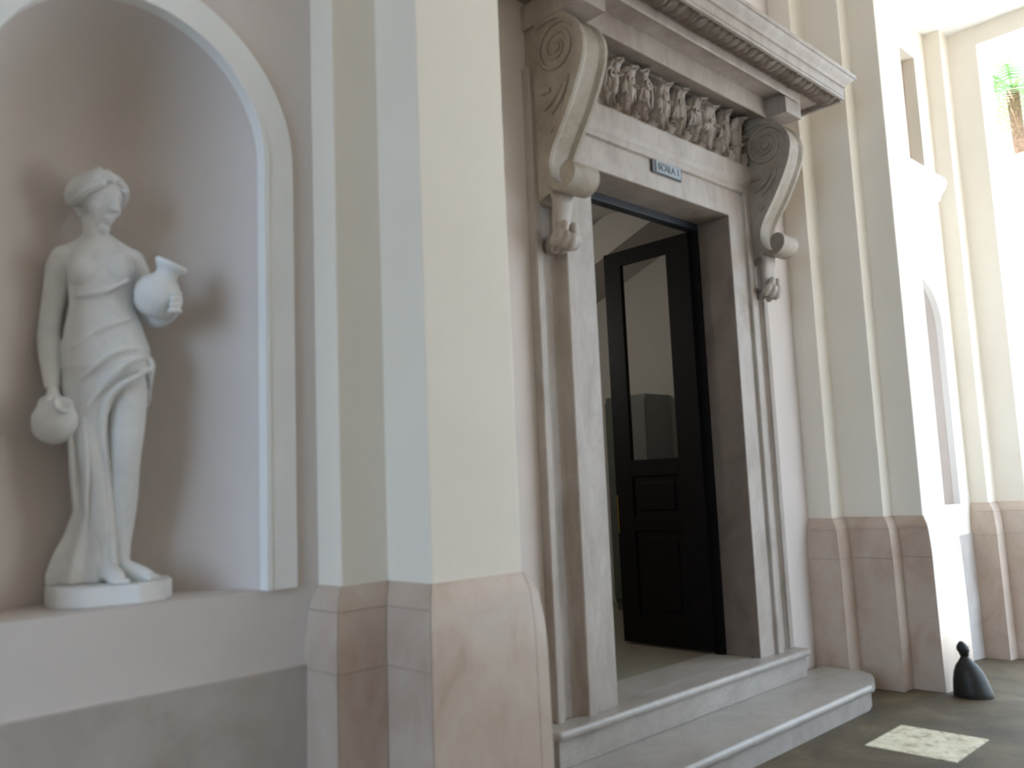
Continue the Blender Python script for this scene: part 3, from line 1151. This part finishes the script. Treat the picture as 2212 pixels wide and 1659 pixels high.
# her right arm hanging, elbow out
ball(bm, (-0.124, 0.008, 1.196), (0.048, 0.044, 0.044))
tube(bm, spline([(-0.124, 0.008, 1.196), (-0.146, 0.012, 1.150), (-0.155, 0.018, 1.08), (-0.170, 0.026, 0.955), (-0.168, 0.006, 0.87), (-0.160, -0.018, 0.775), (-0.155, -0.032, 0.728)], 3),
     [0.048, 0.046, 0.044, 0.042, 0.040, 0.039, 0.038, 0.037, 0.036, 0.035, 0.036, 0.037, 0.036, 0.034, 0.031, 0.028, 0.026, 0.024, 0.022], 14)
ball(bm, (-0.152, -0.042, 0.700), (0.022, 0.028, 0.034))
# her left arm bent round the jar
ball(bm, (0.086, 0.012, 1.200), (0.048, 0.044, 0.044))
tube(bm, spline([(0.086, 0.012, 1.200), (0.112, 0.018, 1.15), (0.130, 0.030, 1.08), (0.150, 0.040, 1.005), (0.195, 0.010, 0.995), (0.232, -0.055, 1.022)], 4),
     [0.046, 0.045, 0.044, 0.042, 0.041, 0.040, 0.039, 0.038, 0.037, 0.036, 0.036, 0.036, 0.036, 0.035, 0.034, 0.033, 0.031, 0.029, 0.027, 0.025, 0.023], 14)
ball(bm, (0.238, -0.085, 1.040), (0.018, 0.032, 0.034))
# standing leg with bare thigh and shin
tube(bm, spline([(0.070, 0.0, 0.82), (0.080, -0.012, 0.72), (0.080, -0.030, 0.62), (0.075, -0.042, 0.50), (0.072, -0.018, 0.39), (0.068, 0.0, 0.28), (0.066, 0.008, 0.19), (0.068, 0.004, 0.11)], 3),
     [0.074, 0.071, 0.068, 0.066, 0.063, 0.061, 0.059, 0.057, 0.054, 0.050, 0.048, 0.047, 0.047, 0.046, 0.044, 0.041, 0.038, 0.034, 0.031, 0.029, 0.028, 0.029], 14)
tube(bm, [(0.064, 0.020, 0.092), (0.090, -0.020, 0.102), (0.128, -0.062, 0.086), (0.160, -0.095, 0.078)], [0.028, 0.032, 0.030, 0.018], 12)
for k in range(5):
    tube(bm, [(0.140 + k * 0.009, -0.100 + k * 0.012, 0.078), (0.156 + k * 0.007, -0.122 + k * 0.013, 0.073)], [0.009, 0.007], 8)
# trailing leg under the cloth
tube(bm, spline([(-0.055, 0.005, 0.80), (-0.050, -0.015, 0.66), (-0.030, -0.045, 0.50), (-0.008, -0.030, 0.36), (0.010, -0.018, 0.22), (0.022, -0.020, 0.12)], 3),
     [0.070, 0.068, 0.065, 0.062, 0.059, 0.056, 0.053, 0.050, 0.047, 0.045, 0.044, 0.042, 0.038, 0.033, 0.029, 0.028], 14)
tube(bm, [(0.016, -0.005, 0.095), (0.034, -0.060, 0.100), (0.050, -0.110, 0.084), (0.060, -0.140, 0.076)], [0.028, 0.031, 0.029, 0.018], 12)
for k in range(5):
    tube(bm, [(0.038 + k * 0.011, -0.138 - 0.002 * k, 0.077), (0.042 + k * 0.011, -0.164 - 0.001 * k, 0.073)], [0.009, 0.007], 8)
# hands: fingers on the jar and round the handle
for k in range(4):
    z = 1.066 - 0.021 * k
    tube(bm, [(0.244, -0.092, z), (0.236, -0.128, z - 0.006), (0.214 - 0.003 * k, -0.146, z - 0.012)], [0.010, 0.0095, 0.008], 8)
tube(bm, [(0.240, -0.070, 1.068), (0.232, -0.098, 1.094), (0.214, -0.122, 1.106)], [0.011, 0.010, 0.008], 8)
for k in range(4):
    y = -0.030 - 0.017 * k
    tube(bm, [(-0.160, y, 0.695), (-0.170, y - 0.004, 0.672), (-0.160, y - 0.006, 0.655), (-0.144, y - 0.004, 0.658)], [0.010, 0.0095, 0.009, 0.008], 8)
tube(bm, [(-0.140, -0.040, 0.705), (-0.130, -0.064, 0.688), (-0.134, -0.084, 0.672)], [0.011, 0.010, 0.008], 8)
fig = remesh('figure', bm, 0.004, 2, 'statue', st)
# eye sockets and mouth line pressed into the face
eyes = [(hp(s * 0.028, 0.070, 0.010), 0.013, 0.008) for s in (-1, 1)] + [(hp(0, 0.090, -0.062), 0.008, 0.004)]
for v in fig.data.vertices:
    for c, rad, dep in eyes:
        d2 = (v.co - c).length_squared
        if d2 < 9 * rad * rad:
            v.co -= hf * (dep * math.exp(-d2 / (rad * rad)))

# hair: swept-back waves, fringe and a low bun
bm = bmesh.new()
ball(bm, hp(0, -0.018, 0.034), (0.076, 0.080, 0.076), Hm)
ball(bm, hp(0, 0.030, 0.072), (0.066, 0.040, 0.036), Hm)
ball(bm, hp(0, -0.072, -0.026), (0.046, 0.040, 0.040), Hm)
ball(bm, hp(0, -0.050, -0.050), (0.042, 0.034, 0.036), Hm)
for s in (-1, 1):
    for q in range(6):
        a = 0.45 + q * 0.22
        pts = [hp(s * 0.012, 0.072 - q * 0.014, 0.082 + q * 0.006), hp(s * (0.060), 0.052 - q * 0.022, 0.058 - q * 0.001), hp(s * 0.080, 0.000 - q * 0.012, 0.022 - q * 0.004), hp(s * 0.058, -0.070, -0.004 - q * 0.006)]
        tube(bm, spline(pts, 5), [0.013] * 16, 8)
    tube(bm, spline([hp(s * 0.040, 0.072, 0.060), hp(s * 0.068, 0.044, 0.030), hp(s * 0.076, 0.004, -0.004), hp(s * 0.056, -0.058, -0.030)], 5), [0.014] * 16, 8)
for q in range(5):
    a = q * 1.25
    ball(bm, hp(0.022 * math.cos(a), -0.094, -0.024 + 0.022 * math.sin(a)), 0.018)
remesh('hair', bm, 0.004, 2, 'statue', st)

# clinging gown with a slanting hem and long train
bm = bmesh.new()
loft(bm, [(0.022, 0.012, 0.755, 0.110, 0.098), (0.012, 0.006, 0.80, 0.146, 0.108), (0.009, 0.004, 0.88, 0.143, 0.106), (0.001, -0.002, 0.96, 0.122, 0.092), (-0.005, -0.002, 1.03, 0.106, 0.082),
          (-0.010, -0.002, 1.09, 0.107, 0.082), (-0.011, -0.003, 1.15, 0.110, 0.086), (-0.012, -0.001, 1.185, 0.106, 0.080), (-0.012, 0.002, 1.20, 0.100, 0.07)])
ball(bm, (-0.064, -0.053, 1.140), (0.056, 0.048, 0.056)); ball(bm, (0.042, -0.049, 1.150), (0.056, 0.048, 0.056))
# skirt panel over the trailing leg, gathered folds
def sheet(pts_l, pts_r, y_l, y_r, thick, folds, amp, ph):
    n = len(pts_l)
    seg = 22
    rows = []
    for i in range(n):
        row = []
        for k in range(seg + 1):
            s = k / seg
            x = pts_l[i][0] + (pts_r[i][0] - pts_l[i][0]) * s
            z = pts_l[i][1] + (pts_r[i][1] - pts_l[i][1]) * s
            y = y_l[i] + (y_r[i] - y_l[i]) * s - 0.045 * math.sin(math.pi * s) - amp * (0.3 + 0.7 * i / (n - 1)) * math.cos(2 * math.pi * folds * s + ph)
            row.append((x, y, z))
        rows.append(row)
    f = [[bm.verts.new(p) for p in r] for r in rows]
    g = [[bm.verts.new((p[0], p[1] + thick, p[2])) for p in r] for r in rows]
    for i in range(n - 1):
        for k in range(seg):
            bm.faces.new((f[i][k], f[i][k + 1], f[i + 1][k + 1], f[i + 1][k]))
            bm.faces.new((g[i][k + 1], g[i][k], g[i + 1][k], g[i + 1][k + 1]))
        bm.faces.new((f[i + 1][0], g[i + 1][0], g[i][0], f[i][0]))
        bm.faces.new((f[i][seg], g[i][seg], g[i + 1][seg], f[i + 1][seg]))
    for k in range(seg):
        bm.faces.new((f[0][k + 1], f[0][k], g[0][k], g[0][k + 1]))
        bm.faces.new((f[n - 1][k], f[n - 1][k + 1], g[n - 1][k + 1], g[n - 1][k]))


sheet([(-0.130, 0.83), (-0.128, 0.74), (-0.116, 0.64), (-0.104, 0.54), (-0.098, 0.42), (-0.086, 0.31), (-0.112, 0.23), (-0.146, 0.165), (-0.166, 0.10), (-0.163, 0.068)],
      [(0.130, 0.86), (0.060, 0.74), (0.022, 0.64), (0.016, 0.54), (0.018, 0.42), (0.026, 0.31), (0.034, 0.23), (0.045, 0.165), (0.050, 0.10), (0.052, 0.068)],
      [-0.01, -0.015, -0.02, -0.025, -0.01, 0.0, 0.0, -0.01, -0.01, -0.01], [-0.075, -0.075, -0.065, -0.055, -0.035, -0.02, -0.005, 0.0, 0.0, 0.0], 0.085, 2.6, 0.014, 0.6)
# cloth between and behind the legs
sheet([(-0.05, 0.72), (-0.06, 0.50), (-0.06, 0.30), (-0.10, 0.15), (-0.12, 0.068)], [(0.105, 0.74), (0.085, 0.50), (0.070, 0.30), (0.075, 0.15), (0.085, 0.068)],
      [0.03, 0.03, 0.03, 0.03, 0.03], [0.03, 0.03, 0.03, 0.03, 0.03], 0.06, 3.0, 0.010, 0.0)
# hem edge slanting from the hip across the thigh
tube(bm, spline([(0.146, -0.030, 0.800), (0.110, -0.095, 0.765), (0.060, -0.108, 0.735), (0.020, -0.100, 0.690), (0.004, -0.090, 0.60), (0.010, -0.082, 0.50), (0.016, -0.060, 0.38), (0.028, -0.045, 0.25), (0.045, -0.045, 0.12)], 4), [0.011] * 33, 8)
for (a, b_, c_) in (((0.140, -0.05, 0.84), (0.05, -0.118, 0.79), (-0.05, -0.108, 0.66)), ((0.135, -0.055, 0.87), (0.03, -0.112, 0.84), (-0.085, -0.09, 0.74)), ((0.09, -0.075, 0.97), (0.0, -0.098, 0.93), (-0.10, -0.075, 0.86)),
                    ((-0.10, -0.06, 0.66), (-0.09, -0.085, 0.50), (-0.075, -0.07, 0.32)), ((-0.055, -0.09, 0.62), (-0.045, -0.10, 0.48), (-0.045, -0.07, 0.30)), ((0.085, -0.075, 1.11), (0.0, -0.092, 1.06), (-0.09, -0.07, 1.04))):
    tube(bm, spline([a, b_, c_], 8), [0.004 + 0.006 * math.sin(math.pi * i / 16) for i in range(17)], 8)
# knot of cloth on the hip
for q in range(7):
    tube(bm, spline([(0.140, -0.03, 0.845 - 0.004 * q), (0.160 - 0.002 * q, -0.045 + 0.012 * q, 0.81 - 0.014 * q), (0.146 + 0.003 * (q % 3), -0.035 + 0.012 * q, 0.765 - 0.016 * q)], 4), [0.012, 0.013, 0.012, 0.011, 0.010, 0.009, 0.008, 0.007, 0.006], 8)
remesh('gown', bm, 0.0045, 3, 'statue', st)

# jar held against the hip
tilt = Matrix.Rotation(math.radians(22), 3, 'Y') @ Matrix.Rotation(math.radians(14), 3, 'X')
bm = bmesh.new()
lathe(bm, [(0.012, -0.080), (0.034, -0.078), (0.060, -0.057), (0.077, -0.018), (0.079, 0.008), (0.069, 0.040), (0.050, 0.060), (0.039, 0.072), (0.037, 0.084), (0.041, 0.097), (0.051, 0.107), (0.056, 0.114), (0.0575, 0.122), (0.054, 0.129), (0.046, 0.131), (0.036, 0.124), (0.028, 0.10)], 32, (0.172, -0.072, 1.060), tilt)
jar = obj_bm('jar', bm, 'statue', st, None, True)
# jug hanging from the lowered hand
tilt2 = Matrix.Rotation(math.radians(28), 3, 'Y') @ Matrix.Rotation(math.radians(52), 3, 'X')
bm = bmesh.new()
lathe(bm, [(0.012, -0.076), (0.036, -0.072), (0.062, -0.045), (0.074, -0.005), (0.070, 0.028), (0.050, 0.056), (0.030, 0.068), (0.024, 0.076), (0.026, 0.086), (0.032, 0.092), (0.030, 0.096), (0.022, 0.092), (0.016, 0.080), (0.010, 0.070)], 32, (-0.142, -0.062, 0.612), tilt2)
jug = obj_bm('jug', bm, 'statue', st, None, True)
bm = bmesh.new()
tube(bm, spline([(-0.190, -0.060, 0.640), (-0.185, -0.055, 0.680), (-0.158, -0.055, 0.694), (-0.128, -0.075, 0.675)], 6), [0.009] * 19, 10)
obj_bm('jug_handle', bm, 'statue', jug, None, True)

# ------------------------------------------------------------------ small things on the floor
gz = floor_z(6.45)
guard = thing('wheel_guard', 'dark bell-shaped iron guard with knobbed top beside the sunlit pilaster foot', 'wheel guard', (6.41, 2.225, gz), 0.0)
lean = Matrix(((1, 0, -0.13), (0, 1, 0.09), (0, 0, 1)))
bm = bmesh.new()
lathe(bm, [(0.122, 0.0), (0.126, 0.012), (0.120, 0.05), (0.108, 0.11), (0.092, 0.165), (0.070, 0.21), (0.042, 0.245), (0.026, 0.268), (0.024, 0.276)], 28, (0.02, -0.015, 0), lean)
obj_bm('body', bm, 'iron', guard, None, True)
bm = bmesh.new()
lathe(bm, [(0.020, 0.266), (0.028, 0.276), (0.032, 0.296), (0.040, 0.312), (0.038, 0.335), (0.025, 0.357), (0.010, 0.372)], 20, (0.02, -0.015, 0), lean)
obj_bm('knob', bm, 'iron', guard, None, True)

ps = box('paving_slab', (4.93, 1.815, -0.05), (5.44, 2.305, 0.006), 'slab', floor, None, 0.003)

# ------------------------------------------------------------------ sunlit court outside
terr = thing('terrace_wall', 'bright white terrace wall with ochre coping beyond the passage opening', 'wall', (17.5, 3, floor_z(9.4)))
box('wall_face', (0, -16, 0), (0.5, 14, 7.35), 'terrace', terr)
box('coping', (-0.12, -16, 7.35), (0.62, 14, 7.47), 'coping', terr, None, 0.02)
box('string_course', (-0.06, -16, 6.0), (0.02, 14, 6.10), 'coping', terr, None, 0.01)
palm = thing('palm_tree', 'green fan palm with brown trunk rising behind the sunlit terrace wall', 'palm', (19.6, 4.75, floor_z(9.4) + 0.95))
bm = bmesh.new()
tube(bm, [(0, 0, -0.95), (0.05, 0.02, 3), (0.02, 0.0, 6), (-0.05, 0.03, 8.6)], [0.2, 0.14, 0.11, 0.12], 14)
obj_bm('trunk', bm, 'bark', palm, None, True)
for k in range(22):
    a = k * 2.4
    el = 0.9 - 1.25 * (k / 21)
    L = 1.7
    bm = bmesh.new()
    cd = Vector((math.cos(a), math.sin(a), 0))
    sd = Vector((-math.sin(a), math.cos(a), 0))
    pts = []
    for i in range(9):
        t = i / 8
        pts.append(Vector((-0.05, 0.03, 8.6)) + cd * (L * t * math.cos(el)) + Vector((0, 0, L * t * math.sin(el) - 1.0 * t * t)))
    tube(bm, pts, [0.03 - 0.02 * i / 8 for i in range(9)], 6)
    for i in range(2, 9):
        for s in (-1, 1):
            for f_ in range(2):
                base = pts[i] - (pts[i] - pts[i - 1]) * (0.5 * f_)
                tip = base + sd * (s * 0.42 * math.sin(math.pi * (0.25 + 0.65 * i / 9))) + cd * 0.22 - Vector((0, 0, 0.18))
                w0 = (pts[i] - pts[i - 1]).normalized() * 0.035
                v = [bm.verts.new(base - w0), bm.verts.new(base + w0), bm.verts.new(tip), bm.verts.new(base + Vector((0, 0, -0.012)))]
                bm.faces.new((v[0], v[1], v[2])); bm.faces.new((v[1], v[3], v[2])); bm.faces.new((v[3], v[0], v[2])); bm.faces.new((v[0], v[3], v[1]))
    obj_bm('frond', bm, 'leafgreen', palm)
